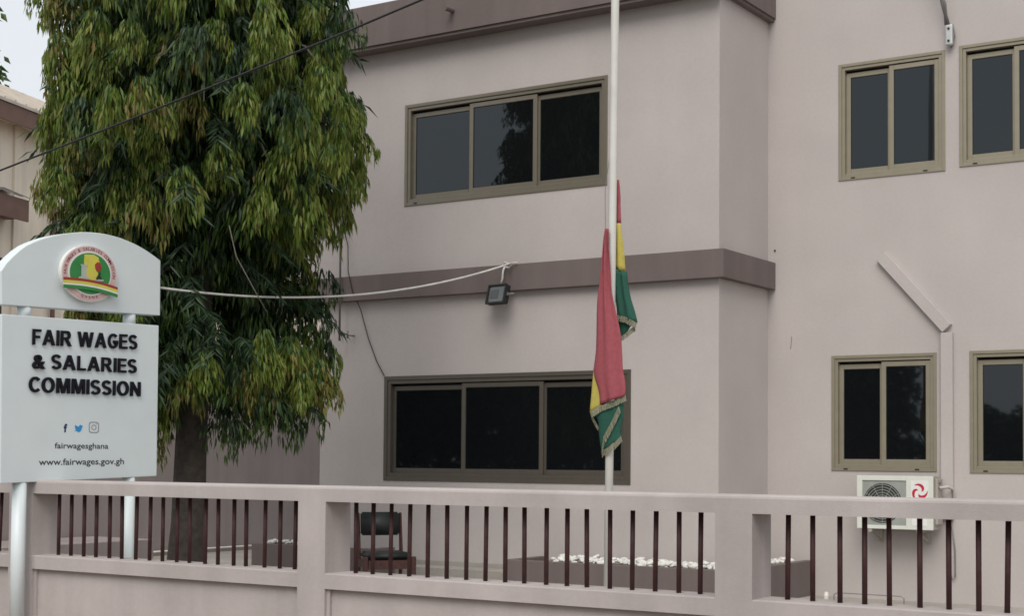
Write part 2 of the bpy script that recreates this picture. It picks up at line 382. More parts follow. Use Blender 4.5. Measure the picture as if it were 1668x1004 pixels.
for (a, bb), (c0, d0) in zip(PIL[:-1], PIL[1:]):
    b = MB(); c = .008
    b.prism([(YF, zl0), (YF2, zl0), (YF2, zl1), (YF+c, zl1), (YF+c*.3, zl1-c*.3), (YF, zl1-c)], lambda y, z: (bb, y, z), lambda y, z: (c0, y, z))
    F(b.build('bottom_rail', FPAINT))
    F(box('wall_panel', FPAINT, None, bb, c0, YF+.05, YF2-.02, -.01, zl0))
    F(box('fillet', FPAINT, None, bb, bb+.03, YF+.025, YF+.05, -.01, zl0))
    n = 19; gap = (c0-bb)/n
    if barm is None:
        barm = MB().tube([(0, 0, zl1-.01), (0, 0, zt0+.01)], .0165, 8).build('bar', BAR, smooth=True).data
        bpy.data.objects.remove(bpy.data.objects['bar'])
    for k in range(1, n if n == 19 else n):
        o = bpy.data.objects.new('bar', barm); COL.objects.link(o)
        o.location = (bb+gap*k+rnd.uniform(-.006, .006), YF+.15, 0)
        o.rotation_euler = (0, rnd.uniform(-.006, .012), rnd.uniform(0, 3))
        if rnd.random() < .25: o.rotation_euler[1] += rnd.uniform(-.012, .02)
        # tilt about mid-height so the ends stay on the rails
        o.location[0] -= math.sin(o.rotation_euler[1])*1.0
        F(o)

# ------------------------------------------------------------------ planters with white stones
def stone_mesh(seed):
    r2 = random.Random(seed); bm = bmesh.new(); bmesh.ops.create_icosphere(bm, subdivisions=1, radius=.5)
    for v in bm.verts: v.co *= r2.uniform(.75, 1.15)
    for v in bm.verts: v.co.z *= .72
    me = bpy.data.meshes.new('stone'); bm.to_mesh(me); bm.free(); me.materials.append(STONE)
    me.polygons.foreach_set('use_smooth', [True]*len(me.polygons)); return me
STN = [stone_mesh(i) for i in range(6)]
def planter(label, x0, x1, y0, y1, h, nst, wing=None, knob=None, fill=None):
    p = empty('planter_box', label, 'planter', 'mauve planter boxes at the foot of the block', loc=((x0+x1)/2, y0, 0))
    inv = Matrix.Translation((-(x0+x1)/2, -y0, 0))
    t = .09; m = MB()
    ox = [(x0, y0), (x1, y0), (x1, y1 if not wing else wing), (x1-t, y1 if not wing else wing), (x1-t, y0+t), (x0+t, y0+t), (x0+t, y1), (x0, y1)]
    m.prism(ox, lambda x, y: (x, y, 0), lambda x, y: (x, y, h))
    o = m.build('box_wall', MAUVE, p, bevel=.006); o.matrix_parent_inverse = inv
    o = box('soil', SOIL, p, x0+t+.001, x1-t-.001, y0+t+.001, y1-.001, 0.01, h-.05); o.matrix_parent_inverse = inv
    areas = [(x0+t+.04, x1-t-.04, y0+t+.04, y1-.05)]
    if wing:
        o = box('soil', SOIL, p, XC+.12, x1-t-.001, y1, wing, .01, h-.05); o.matrix_parent_inverse = inv
        areas.append((XC+.16, x1-t-.04, y1, wing-.05))
    tot = sum((a[1]-a[0])*(a[3]-a[2]) for a in areas)
    for a in areas:
        for k in range(int(nst*(a[1]-a[0])*(a[3]-a[2])/tot)):
            s = rnd.uniform(.06, .11)
            xx = rnd.uniform(a[0], a[1])
            while fill and not fill(xx): xx = rnd.uniform(a[0], a[1])
            o = linked('stone', rnd.choice(STN), p, (xx, rnd.uniform(a[2], a[3]), h-.03+s*.25+rnd.uniform(0, .03)), (rnd.uniform(-.4, .4), rnd.uniform(-.4, .4), rnd.uniform(0, 6)), (s*rnd.uniform(.9, 1.4), s, s*rnd.uniform(.7, 1)))
            o.matrix_parent_inverse = inv
    if knob:
        o = MB().tube([(knob, y0-.001, .16), (knob, y0-.05, .16)], .035, 12).build('drain_stub', STEEL, p); o.matrix_parent_inverse = inv
    return p
planter('long mauve planter of white stones wrapping the block corner behind the flag pole', -9.66, -6.72, 14.5, YB-.003, .415, 300, wing=YW-.003, knob=-8.62, fill=lambda x: x > -9.2)
planter('short mauve planter with few white stones behind the wooden chair', -13.62, -11.62, 14.5, 14.975, .46, 60, fill=lambda x: x < -12.35)
tag(box('masonry_step', SIDEW, None, -17.9, -16.6, 9.5, 15.6, 0, .36, bevel=.01), 'low plain masonry step along the foot of the side boundary wall', 'step')

# ------------------------------------------------------------------ sign
SX = -10.48
sg = empty('sign_board', 'white two part sign with arched crest panel standing across the boundary fence on two posts', 'sign', loc=(SX, 9.0, 0))
SI = Matrix.Translation((-SX, -9.0, 0))
def SP(o): o.parent = sg; o.matrix_parent_inverse = SI; return o
T = .125
arch = [(8.095, 3.14), (8.15, 3.215), (8.216, 3.281), (8.28, 3.337), (8.351, 3.388), (8.42, 3.424), (8.49, 3.455), (8.56, 3.483), (8.632, 3.507), (8.73, 3.535), (8.837, 3.56), (8.94, 3.58), (9.047, 3.592), (9.14, 3.597), (9.232, 3.597), (9.31, 3.592), (9.39, 3.584), (9.47, 3.57), (9.552, 3.553), (9.635, 3.53), (9.717, 3.502), (9.80, 3.468), (9.876, 3.433)]
b = MB(); b.prism(arch+[(9.882, 2.915), (8.107, 2.856)], lambda y, z: (SX, y, z), lambda y, z: (SX-T, y, z)); SP(b.build('crest_panel', WHITE, bevel=.006))
b = MB(); b.prism([(8.11, 2.777), (9.868, 2.82), (9.872, 1.405), (8.13, 1.353)], lambda y, z: (SX, y, z), lambda y, z: (SX-T, y, z)); SP(b.build('name_panel', WHITE, bevel=.006))
PX = SX-T/2
SP(MB().tube([(PX, 8.372, -.01), (PX, 8.372, 1.362)], .060, 20).build('post', WHITE, smooth=True))
SP(MB().tube([(PX, 9.585, -.01), (PX, 9.585, 1.40)], .060, 20).build('post', WHITE, smooth=True))
SP(MB().tube([(PX, 8.385, 2.77), (PX, 8.385, 2.87)], .058, 20).build('post_link', WHITE, smooth=True))
SP(MB().tube([(PX, 9.56, 2.80), (PX, 9.56, 2.91)], .058, 20).build('post_link', WHITE, smooth=True))
def text_mesh(txt, ext, off):
    cu = bpy.data.curves.new('txt', 'FONT'); cu.body = txt; cu.extrude = ext; cu.offset = off; cu.resolution_u = 3; cu.align_x = 'LEFT'; cu.size = 1
    ob = bpy.data.objects.new('txt', cu); COL.objects.link(ob)
    bpy.context.view_layer.update()
    me = bpy.data.meshes.new_from_object(ob.evaluated_get(bpy.context.evaluated_depsgraph_get()))
    bpy.data.objects.remove(ob); bpy.data.curves.remove(cu)
    co = np.zeros(len(me.vertices)*3); me.vertices.foreach_get('co', co); co = co.reshape(-1, 3)
    return me, co
def set_text(me, co, y, z, slope, mat, name, x):
    """co already scaled: u,v,depth -> sign plane"""
    out = np.stack([x+co[:, 2], y+co[:, 0], z+co[:, 1]+slope*co[:, 0]], 1)
    me.vertices.foreach_set('co', out.ravel()); me.update(); me.materials.clear(); me.materials.append(mat); me.name = name
    o = bpy.data.objects.new(name, me); COL.objects.link(o); return SP(o)
def stroke(path, hw):
    """outline of a thick line along a centre path"""
    P_ = [Vector(p) for p in path]; L = []; Q = []
    for i, p in enumerate(P_):
        t = []
        if i: t.append((p-P_[i-1]).normalized())
        if i < len(P_)-1: t.append((P_[i+1]-p).normalized())
        n_ = [Vector((-q.y, q.x)) for q in t]; m = sum(n_, Vector((0, 0))); m.normalize(); k = hw/max(.35, m.dot(n_[0]))
        L.append(tuple(p+m*k)); Q.append(tuple(p-m*k))
    return L+Q[::-1]
def arc(cx, cy, rx, ry, a0, a1, n=18): return [(cx+rx*math.cos(R(a0+(a1-a0)*i/n)), cy+ry*math.sin(R(a0+(a1-a0)*i/n))) for i in range(n+1)]
k_ = .18
GLYPH = {
 'I': [[(0, 0), (k_, 0), (k_, 1), (0, 1)]],
 'F': [[(0, 0), (k_, 0), (k_, .42), (.54, .42), (.54, .59), (k_, .59), (k_, .83), (.62, .83), (.62, 1), (0, 1)]],
 'E': [[(0, 0), (.66, 0), (.66, .17), (k_, .17), (k_, .43), (.60, .43), (.60, .59), (k_, .59), (k_, .83), (.64, .83), (.64, 1), (0, 1)]],
 'L': [[(0, 0), (.62, 0), (.62, .17), (k_, .17), (k_, 1), (0, 1)]],
 'A': [[(0, 0), (.22, 0), (.29, .22), (.63, .22), (.70, 0), (.92, 0), (.57, 1), (.35, 1)], [(.345, .39), (.575, .39), (.46, .74)]],
 'W': [[(0, 1), (.21, 1), (.345, .34), (.50, 1), (.74, 1), (.895, .34), (1.03, 1), (1.24, 1), (1.01, 0), (.79, 0), (.62, .70), (.45, 0), (.23, 0)]],
 'M': [[(0, 0), (.19, 0), (.19, .72), (.37, 0), (.57, 0), (.75, .72), (.75, 0), (.94, 0), (.94, 1), (.65, 1), (.47, .32), (.29, 1), (0, 1)]],
 'N': [[(0, 0), (.19, 0), (.19, .64), (.57, 0), (.78, 0), (.78, 1), (.59, 1), (.59, .36), (.20, 1), (0, 1)]],
 'R': [[(0, 0), (k_, 0), (k_, .41), (.30, .41), (.36, .38), (.58, 0), (.83, 0), (.62, .34), (.55, .43)]+arc(.50, .715, .235, .285, -58, 90, 12)+[(0, 1)], [(k_, .575), (k_, .835)]+arc(.46, .705, .085, .13, 90, -90, 8)],
 'O': [arc(.44, .5, .44, .515, 0, 354, 40), arc(.44, .5, .235, .345, 0, 354, 40)],
 'C': [stroke(arc(.43, .5, .325, .42, 42, 318, 28), .09)],
 'S': [stroke(arc(.345, .715, .25, .205, 22, 262, 20)+arc(.345, .285, .265, .205, 82, -156, 20), .085)],
 'G': [stroke(arc(.44, .5, .335, .42, 44, 318, 26)+[(.745, .36), (.745, .455), (.45, .455)], .088)],
}
def glyph_mesh(ch, depth):
    if ch not in GLYPH:
        me, co = text_mesh(ch, depth/2/.76, .02); co = co/.76; return me, co
    cu = bpy.data.curves.new('glyph', 'CURVE'); cu.dimensions = '2D'; cu.fill_mode = 'BOTH'; cu.extrude = depth/2
    for pts in GLYPH[ch]:
        sp = cu.splines.new('POLY'); sp.points.add(len(pts)-1); sp.use_cyclic_u = True
        for q, p in zip(sp.points, pts): q.co = (p[0], p[1], 0, 1)
    ob = bpy.data.objects.new('glyph', cu); COL.objects.link(ob); bpy.context.view_layer.update()
    me = bpy.data.meshes.new_from_object(ob.evaluated_get(bpy.context.evaluated_depsgraph_get()))
    bpy.data.objects.remove(ob); bpy.data.curves.remove(cu)
    co = np.zeros(len(me.vertices)*3); me.vertices.foreach_get('co', co); return me, co.reshape(-1, 3)
def raised_line(words, ya, yb, z, slope, cap):
    """each raised letter is its own piece; words laid out from ya to yb"""
    items = []; x = 0
    for w_ in words:
        for ch in w_:
            me, co = glyph_mesh(ch, .16)
            lo, hi = co[:, 0].min(), co[:, 0].max(); co[:, 0] -= lo; items.append((x, me, co)); x += hi-lo+.13
        x += .34
    x -= .34+.13
    s = (yb-ya)/x
    for x0, me, co in items:
        co = co.copy(); co[:, 0] *= s; co[:, 1] *= cap; co[:, 2] = co[:, 2]*.09+.012
        set_text(me, co, ya+x0*s, z+slope*x0*s, slope, LETTER, 'letter', SX)
raised_line(['FAIR', 'WAGES'], 8.42, 9.593, 2.541, .0285, .135)
raised_line(['&', 'SALARIES'], 8.425, 9.592, 2.339, .013, .130)
raised_line(['COMMISSION'], 8.393, 9.643, 2.133, .0085, .133)
def print_line(txt, ya, yb, z, slope, h, name, mat=PRINT, off=.012):
    me, co = text_mesh(txt, 0, off); co[:, 0] -= co[:, 0].min(); co[:, 0] *= (yb-ya)/co[:, 0].max(); co[:, 1] *= h/.76; co[:, 2] = .0015
    set_text(me, co, ya, z, slope, mat, name, SX)
print_line('fairwagesghana', 8.684, 9.283, 1.654, .004, .055, 'handle_text')
print_line('www.fairwages.gov.gh', 8.519, 9.469, 1.508, .010, .060, 'web_address')
me, co = text_mesh('f', 0, .05); co[:, 0] -= co[:, 0].min(); co *= .096; co[:, 2] = .0015; set_text(me, co, 8.778, 1.80, 0, FBBLUE, 'letter_icon', SX)
bird = [(0, .012), (.022, .010), (.034, .004), (.05, .0), (.066, .006), (.078, .02), (.084, .04), (.094, .052), (.084, .052), (.09, .062), (.078, .06), (.066, .066), (.054, .06), (.05, .048), (.03, .052), (.010, .064), (.006, .05), (.012, .040), (.004, .040), (.012, .028), (.02, .022)]
b = MB(); b.prism(bird, lambda u, v: (SX+.0005, 8.895+u, 1.80+v), lambda u, v: (SX+.002, 8.895+u, 1.80+v)); SP(b.build('bird_icon', SKYBLUE))
def ring(m, cy, cz, ro, ri_, x0, x1, n=24, power=2):
    def se(t, r): c_, s_ = math.cos(t), math.sin(t); return (r*abs(c_)**(2/power)*(1 if c_ > 0 else -1), r*abs(s_)**(2/power)*(1 if s_ > 0 else -1))
    for k in range(n):
        t0, t1 = 2*math.pi*k/n, 2*math.pi*(k+1)/n
        q = [se(t0, ro), se(t1, ro), se(t1, ri_), se(t0, ri_)]
        m.prism(q, lambda u, v: (x0, cy+u*1.15, cz+v), lambda u, v: (x1, cy+u*1.15, cz+v))
b = MB(); ring(b, 9.114, 1.846, .049, .043, SX+.0005, SX+.002, 32, 5); ring(b, 9.114, 1.846, .024, .0185, SX+.0005, SX+.002); b.prism([(.026, .026), (.034, .026), (.034, .034), (.026, .034)], lambda u, v: (SX+.0005, 9.114+u, 1.846+v), lambda u, v: (SX+.002, 9.114+u, 1.846+v))
SP(b.build('camera_icon', PRINTG))
# crest: a raised disc in coloured layers
EY, EZ = 8.998, 3.212
def ell(ry, rz, n=48): return [(ry*math.cos(2*math.pi*k/n), rz*math.sin(2*math.pi*k/n)) for k in range(n)]
def layer(name, pts, mat, lvl, th=.003, base=None):
    x0 = SX+(lvl if base is None else base); b = MB(); b.prism(pts, lambda u, v: (x0, EY+u, EZ+v+.03*u), lambda u, v: (SX+lvl+th, EY+u, EZ+v+.03*u)); return SP(b.build(name, mat))
layer('crest_disc', ell(.315, .252), EM_W, .040, base=.001)
layer('crest_ring', ell(.305, .243), EM_PINK, .0432)
layer('crest_ring_inner', ell(.243, .197), EM_W, .0465)
layer('crest_field', ell(.228, .184), EM_G, .0497)
layer('crest_map', [(-.07, .165), (.03, .172), (.085, .15), (.10, .10), (.075, .06), (.085, .0), (.06, -.04), (.13, -.10), (.10, -.15), (-.10, -.14), (-.12, -.09), (-.055, -.05), (-.06, .02), (-.075, .09)], EM_Y, .0530)
layer('crest_tower', [(-.135, -.06), (-.02, -.055), (-.02, -.035), (-.05, -.03), (-.05, .055), (-.035, .075), (-.12, .075), (-.105, .055), (-.105, -.03), (-.135, -.04)], EM_S, .0562)
layer('crest_eagle', [(.045, .085), (.075, .11), (.11, .10), (.12, .06), (.10, .03), (.07, .02), (.05, .05)], EM_R, .0562)
layer('crest_sword', [(.06, -.045), (.085, -.005), (.10, .02), (.112, .012), (.10, -.012), (.125, -.035), (.11, -.04), (.09, -.02), (.072, -.05)], PRINT, .0595)
layer('crest_anvil', [(.03, -.065), (.14, -.06), (.15, -.045), (.03, -.05)], EM_S, .0562)
def band(name, mat, v0, v1, lvl):
    top_ = []; bot = []
    for k in range(17):
        u = -.305+.61*k/16; wv = .03*math.sin((u+.32)*4.2)-.10*u-.028
        top_.append((u, v1+wv)); bot.append((u, v0+wv))
    layer(name, top_+bot[::-1], mat, lvl)
band('crest_ribbon_red', EM_R, -.082, -.058, .0628); band('crest_ribbon_yellow', EM_Y, -.108, -.0822, .0628); band('crest_ribbon_white', EM_W, -.122, -.1082, .0628); band('crest_ribbon_green', EM_G, -.152, -.1222, .0628)
def arc_text(txt, ry, rz, t0, t1, h, flip=False):
    allv = []; allf = []; n = len(txt)
    for i, ch in enumerate(txt):
        if ch == ' ': continue
        me, co = text_mesh(ch, 0, .01); co[:, 0] -= (co[:, 0].max()+co[:, 0].min())/2
        t = t0+(t1-t0)*i/(n-1); u0, v0 = ry*math.cos(t), rz*math.sin(t)
        ang = t-math.pi/2 if not flip else t+math.pi/2
        cc, ss = math.cos(ang), math.sin(ang); k = len(allv)
        for p in co: uu, vv = p[0]*h, (p[1]-.35)*h; allv.append((SX+.0472, EY+u0+uu*cc-vv*ss, EZ+v0+uu*ss+vv*cc+.03*u0))
        allf += [tuple(q+k for q in pl.vertices) for pl in me.polygons]
        bpy.data.meshes.remove(me)
    m = MB(); m.add(allv, allf); SP(m.build('crest_text', EM_TXT, rx=False))
arc_text('FAIR WAGES & SALARIES COMMISSION', .274, .220, math.pi*1.02, -.02*math.pi, .042)
arc_text('GHANA', .262, .212, math.pi*1.40, math.pi*1.60, .04, True)

# ------------------------------------------------------------------ flag pole, rope and flag
pole = empty('flag_pole', 'slim white flag pole standing between the fence and the planter', 'flag pole', loc=(-6.84, 12.0, 0))
MB().tube([(0, 0, 0), (.02, 0, 2.2), (.055, 0, 6.4), (.065, 0, 7.6)], [.038, .038, .038, .034], 16).build('shaft', POLEW, pole, smooth=True)
MB().tube([(.065, 0, 7.6), (.066, 0, 7.66)], [.05, .03], 14).build('finial', POLEW, pole)
MB().tube([(.03, .03, .9), (.035, .036, 2.0), (-.01, -.05, 3.6), (-.02, -.046, 4.1), (.05, .04, 4.9), (.085, .03, 7.55)], .003, 6).build('halyard', STEEL, pole)
MB().tube([(0, 0, 0), (0, 0, .03)], .12, 16).build('base_plate', STEEL, pole)
flag = empty('national_flag', 'limp red yellow and green flag with fringe hanging at half mast on the white pole', 'flag', loc=(-6.84, 12.0, 0))
ppm = 2427.08/(.537*6.8+.843*12.0)      # photo scale where the flag hangs
def px(x, y): return ((x-991.5)/153.0, 1.6+(748.7-y)/ppm)
def dep(X, d): return X*(1+d/12)-6.84*d/12      # keep a fold in line with the cloth it belongs to
def cloth(name, mat, rows, depth, fold=3.0, amp=.022, th=.004, seed=0, n=16, bow=.03):
    """rows: (left, right) edge points going down; pleats run lengthwise"""
    r3 = random.Random(seed); ph = r3.uniform(0, 6); vs = []; fs = []
    L = []
    for i in range(len(rows)-1):
        for k in range(5):
            t = k/5; L.append([tuple(rows[i][e][c]*(1-t)+rows[i+1][e][c]*t for c in (0, 1)) for e in (0, 1)])
    L.append([px_ for px_ in rows[-1]])
    for j, (a, c) in enumerate(L):
        for k in range(n+1):
            t = k/n; x, y = a[0]*(1-t)+c[0]*t, a[1]*(1-t)+c[1]*t
            X, Z = px(x, y); X += .010*math.sin(j*.55+ph*2)*abs(2*t-1)*min(1, (c[0]-a[0])/25)
            d_ = depth-bow*math.sin(math.pi*t)+amp*math.sin(fold*2*math.pi*t+ph+.05*j)*(.6+.4*math.sin(j*.13+ph))
            vs.append((dep(X, depth), d_, Z))
    for j in range(len(L)-1):
        for k in range(n):
            q = j*(n+1)+k; fs.append((q, q+1, q+n+2, q+n+1))
    o = MB().add(vs, fs).build(name, mat, flag, smooth=True, rx=False)
    sm = o.modifiers.new('solid', 'SOLIDIFY'); sm.thickness = th; sm.offset = 0
    return o
def fringe(name, pts, depth, wd, seed, sgn=1):
    """fringe: a dense row of short hanging threads sewn to a narrow tape"""
    r4 = random.Random(seed); m = MB(); L = [px(*p) for p in pts]
    seg = [(Vector((dep(L[i][0], depth), depth, L[i][1])), Vector((dep(L[i+1][0], depth), depth, L[i+1][1]))) for i in range(len(L)-1)]
    for a, c in seg:
        ln = (c-a).length; k = max(3, int(ln/.0065)); d_ = (c-a).normalized()
        hang = (Vector((0, 0, -1))-d_*(-d_.z)*.55).normalized()
        for i in range(k):
            p = a+d_*ln*(i+.5)/k; h_ = wd*r4.uniform(.86, 1.04); w2 = .0036
            off = Vector((0, r4.uniform(-.004, .004), 0)); e = p+hang*h_+off+d_*r4.uniform(-.004, .004)
            m.add([p-d_*w2-hang*.012+off, p+d_*w2-hang*.012+off, e+d_*w2, e-d_*w2], [(0, 1, 2, 3)])
            m.add([p+Vector((0, .004, 0))-hang*.012, p+Vector((0, -.004, 0))-hang*.012, e+Vector((0, -.003, 0)), e+Vector((0, .003, 0))], [(0, 1, 2, 3)])
    return m.build(name, FRINGE, flag, rx=False)
# rear fold hanging to the right of the pole
cloth('red_stripe', FL_R, [((1000, 290), (1006.5, 290)), ((1000, 330), (1010, 318)), ((1000, 362), (1010, 362))], .055, 1, .006, seed=1, n=8, bow=.0)
cloth('yellow_stripe', FL_Y, [((1000, 362), (1010, 362)), ((1000, 400), (1014, 402)), ((1000, 436), (1019, 443))], .055, 1.5, .010, seed=2, n=10, bow=.01)
cloth('green_stripe', FL_G, [((1000, 436), (1019, 443)), ((1001, 480), (1028, 490)), ((1003, 515), (1036, 528))], .055, 2, .014, seed=3, n=12, bow=.02)
cloth('green_fold', FL_G, [((1003, 517), (1033, 524)), ((1006, 535), (1024, 538)), ((1009, 551), (1014, 548))], .075, 1, .006, seed=4, n=8, bow=.0)
fringe('fringe', [(1003, 515), (1018, 519), (1036.5, 530)], .03, .045, 5)
fringe('fringe', [(1007, 552), (1016, 548), (1034, 534)], .07, .035, 6)
# front fold: long red drape in front of the pole
cloth('red_drape', FL_R, [((988, 374), (990.5, 374)), ((985, 390), (991, 398)), ((980, 421), (993, 425)), ((973.5, 486), (999, 478)), ((969.5, 561), (1009, 540)), ((968, 604), (1015.5, 586)), ((973, 630), (1018, 622)), ((978, 661), (1019, 648))], -.075, 2.4, .024, seed=8, n=20, bow=.035)
cloth('yellow_edge', FL_Y, [((967.5, 598), (971, 600)), ((964, 630), (975, 632)), ((962.5, 674), (982, 663))], -.064, 1, .004, seed=9, n=6, bow=.0)
fringe('fringe', [(962.5, 675), (978, 665), (995, 659), (1019.5, 648)], -.085, .045, 10)
cloth('green_drape', FL_G, [((968, 672), (1016, 655)), ((974, 690), (1014.5, 680)), ((979, 715), (1013, 705)), ((980, 738), (1012, 715))], -.05, 1.6, .010, seed=11, n=14, bow=.02)
fringe('fringe', [(1009, 666), (997, 692), (984, 716), (981, 740)], -.085, .05, 12)
fringe('fringe', [(981, 739), (998, 729), (1013, 714)], -.066, .042, 13)
fringe('fringe', [(965, 680), (972, 694), (976, 700)], -.04, .02, 14)

# ------------------------------------------------------------------ air conditioner on the wing wall
ac = empty('air_conditioner', 'white outdoor air conditioning unit with red swirl badge mounted under the wing window', 'air conditioner', loc=(-5.6, 16.3, .8))
AI = Matrix.Translation((5.6, -16.3, -.8))
def A(o): o.parent = ac; o.matrix_parent_inverse = AI; return o
ax0, ax1, az0, az1, ay0, ay1 = -6.03, -5.155, .83, 1.43, 16.30, 16.58
A(box('casing', ACG, None, ax0, ax1, ay0+.02, ay1, az0, az1, bevel=.008))
# front panel with the fan opening
cx_, cz_, rr_ = -5.735, 1.12, .225
fp = MB(); n = 40; x0, x1 = ax0-.002, ax1+.002
sq = []
gx0, gx1, gz0, gz1 = ax0+.06, -5.46, .87, 1.375
fp.box(x0, gx0, ay0, ay0+.019, az0, az1); fp.box(gx1, x1, ay0, ay0+.019, az0, az1); fp.box(gx0, gx1, ay0, ay0+.019, gz1, az1); fp.box(gx0, gx1, ay0, ay0+.019, az0, gz0)
A(fp.build('front_panel', ACW, bevel=.004))
A(box('grille_plate', ACGR, None, gx0, gx1, ay0+.012, ay0+.0188, gz0, gz1))
b = MB(); b.tube([(cx_, ay0+.011, cz_), (cx_, ay0+.0115, cz_)], rr_, 40); A(b.build('fan_opening', ACD))
b = MB()
for k in range(1, 8):
    q = [(cx_+rr_*k/7.5*math.cos(2*math.pi*i/40), ay0+.004, cz_+rr_*k/7.5*math.sin(2*math.pi*i/40)) for i in range(41)]
    b.tube(q, .0035, 5, False)
for i in range(12):
    t = 2*math.pi*i/12; b.tube([(cx_+.03*math.cos(t), ay0+.005, cz_+.03*math.sin(t)), (cx_+rr_*math.cos(t), ay0+.005, cz_+rr_*math.sin(t))], .003, 5, False)
A(b.build('fan_guard', ACGR))
b = MB(); b.tube([(cx_, ay0+.002, cz_), (cx_, ay0+.009, cz_)], .035, 16); A(b.build('fan_hub', ACGR))
# red three-armed swirl badge
bx, bz = -5.305, 1.255
A(box('badge_plate', EM_W, None, bx-.10, bx+.10, ay0-.003, ay0-.0005, bz-.125, bz+.125))
b = MB()
for k in range(3):
    t0 = 2*math.pi*k/3+.2; o_l = []; i_l = []
    for i in range(11):
        u = i/10; t = t0+u*2.0; ro = .030+.062*u**.7; wd = .030*math.sin(math.pi*min(1, .18+u*.82))+.004
        o_l.append((ro*math.cos(t)+wd*.5*math.cos(t), ro*math.sin(t)+wd*.5*math.sin(t))); i_l.append((ro*math.cos(t)-wd*.5*math.cos(t), ro*math.sin(t)-wd*.5*math.sin(t)))
    for i in range(10):
        b.prism([o_l[i], o_l[i+1], i_l[i+1], i_l[i]], lambda u, v: (bx+u, ay0-.0065, bz+v), lambda u, v: (bx+u, ay0-.0032, bz+v))
A(b.build('badge', RED))
A(box('label_plate', EM_W, None, bx-.085, bx+.085, ay0-.003, ay0-.0005, .875, .965))
A(box('valve_cover', ACG, None, ax1+.001, ax1+.03, ay0+.07, ay1-.02, az0+.06, az1-.03, bevel=.006))
for z in (1.36, 1.12): A(MB().tube([(ax1+.03, ay0+.13, z), (ax1+.05, ay0+.13, z)], .02, 10).build('valve', STEEL))
for xx in (ax0+.16, ax1-.16):
    b = MB(); b.box(xx-.018, xx+.018, 16.28, YW-.002, az0-.035, az0-.003); b.box(xx-.018, xx+.018, YW-.035, YW-.002, az0-.17, az0-.036)
    b.prism([(16.32, az0-.036), (16.36, az0-.036), (YW-.036, az0-.13), (YW-.036, az0-.165)], lambda y, z: (xx-.004, y, z), lambda y, z: (xx+.004, y, z))
    A(b.build('bracket', ACG))  # darker grey puts the shaded underside into the bracket colour
b = MB(); b.tube([(ax1+.04, 16.42, 1.3), (ax1+.11, 16.5, 1.31), (ax1+.13, YW-.06, 1.28), (ax1+.13, YW-.05, 1.0)], .018, 8); A(b.build('refrigerant_pipe', PAINT, smooth=True))
tag(MB().tube([(-5.11, YW-.02, .95), (-5.10, YW-.025, .6), (-5.07, YW-.03, .34), (-5.04, YW-.035, .27), (-5.015, YW-.03, .30), (-5.02, YW-.02, .6), (-5.06, YW-.02, .95)], .008, 6).build('drain_hose', STEEL, smooth=True), 'thin grey hose looping down the wall beside the air conditioner', 'hose')

# ------------------------------------------------------------------ floodlight, cables, conduits
fl = empty('floodlight', 'small square black floodlight hung on the mauve belt between the storeys', 'floodlight', loc=(-10.17, 15.1, 3.6))
fl.rotation_euler = (R(-14), 0, R(-10))
b = MB(); hw, hz, t = .155, .125, .022
b.box(-hw, hw, -.045, -.02, hz-t, hz); b.box(-hw, hw, -.045, -.02, -hz, -hz+t); b.box(-hw, -hw+t, -.045, -.02, -hz+t, hz-t); b.box(hw-t, hw, -.045, -.02, -hz+t, hz-t)
b.build('bezel', RUBBER, fl, bevel=.003)
box('body', RUBBER, fl, -hw+.004, hw-.004, -.019, .045, -hz+.004, hz-.004, bevel=.01)
b = MB()
for k in range(8): b.box(-.12+k*.033, -.112+k*.033, .046, .075, -.10, .10)
b.build('cooling_fins', RUBBER, fl)
box('reflector', simple('reflector', (.13, .14, .14), .3, .3, .1), fl, -hw+t+.001, hw-t-.001, -.026, -.0195, -hz+t+.001, hz-t-.001)
box('led_plate', simple('led_plate', (.07, .075, .075), .4), fl, -.095, .03, -.030, -.0265, -.055, .055)
b = MB(); b.box(hw+.001, hw+.012, -.01, .03, -.02, .02); b.box(hw+.012, hw+.11, .0, .012, -.012, .012)
b.build('bracket', STEEL, fl)
b = MB(); b.box(-.02, .02, .076, .16, -.015, .015); b.build('wall_arm', STEEL, fl)
def cat(a, c, sag, n=24):
    a, c = Vector(a), Vector(c); return [a+(c-a)*(i/n)-Vector((0, 0, 4*sag*(i/n)*(1-i/n))) for i in range(n+1)]
tag(MB().tube(cat((-10.56, 9.86, 3.19), (-10.02, 15.16, 3.985), .235), .0115, 8).build('white_cable', CABLEW, smooth=True), 'white cable sagging from the sign to the belt above the floodlight', 'cable')
b = MB(); b.tube([(-10.10, 15.16, 3.97), (-10.13, 15.15, 3.90), (-10.125, 15.13, 3.80), (-10.16, 15.14, 3.72)], .012, 8); b.tube([(-10.16, 15.17, 3.95), (-10.10, 15.14, 4.0), (-10.02, 15.18, 3.97), (-10.05, 15.15, 3.93), (-10.14, 15.16, 3.96)], .010, 6); b.tube([(-10.03, 15.16, 3.985), (-9.95, 15.19, 3.995)], .008, 6)
tag(b.build('lamp_lead', CABLEW, smooth=True), 'short knotted white lead dropping from the sagging cable to the floodlight', 'cable')
p_ = [(-14.5, 8.0, 3.36), (-10.399, 8.0, 3.965), (-8.85, 8.0, 4.213), (-7.518, 8.0, 4.437), (-6.827, 8.0, 4.555), (-6.04, 8.0, 4.70), (-2, 8.0, 5.45)]
tag(MB().tube(p_, .008, 6).build('overhead_wire', CABLEB, smooth=True), 'black overhead wire crossing in front of the tree and roof corner', 'wire')
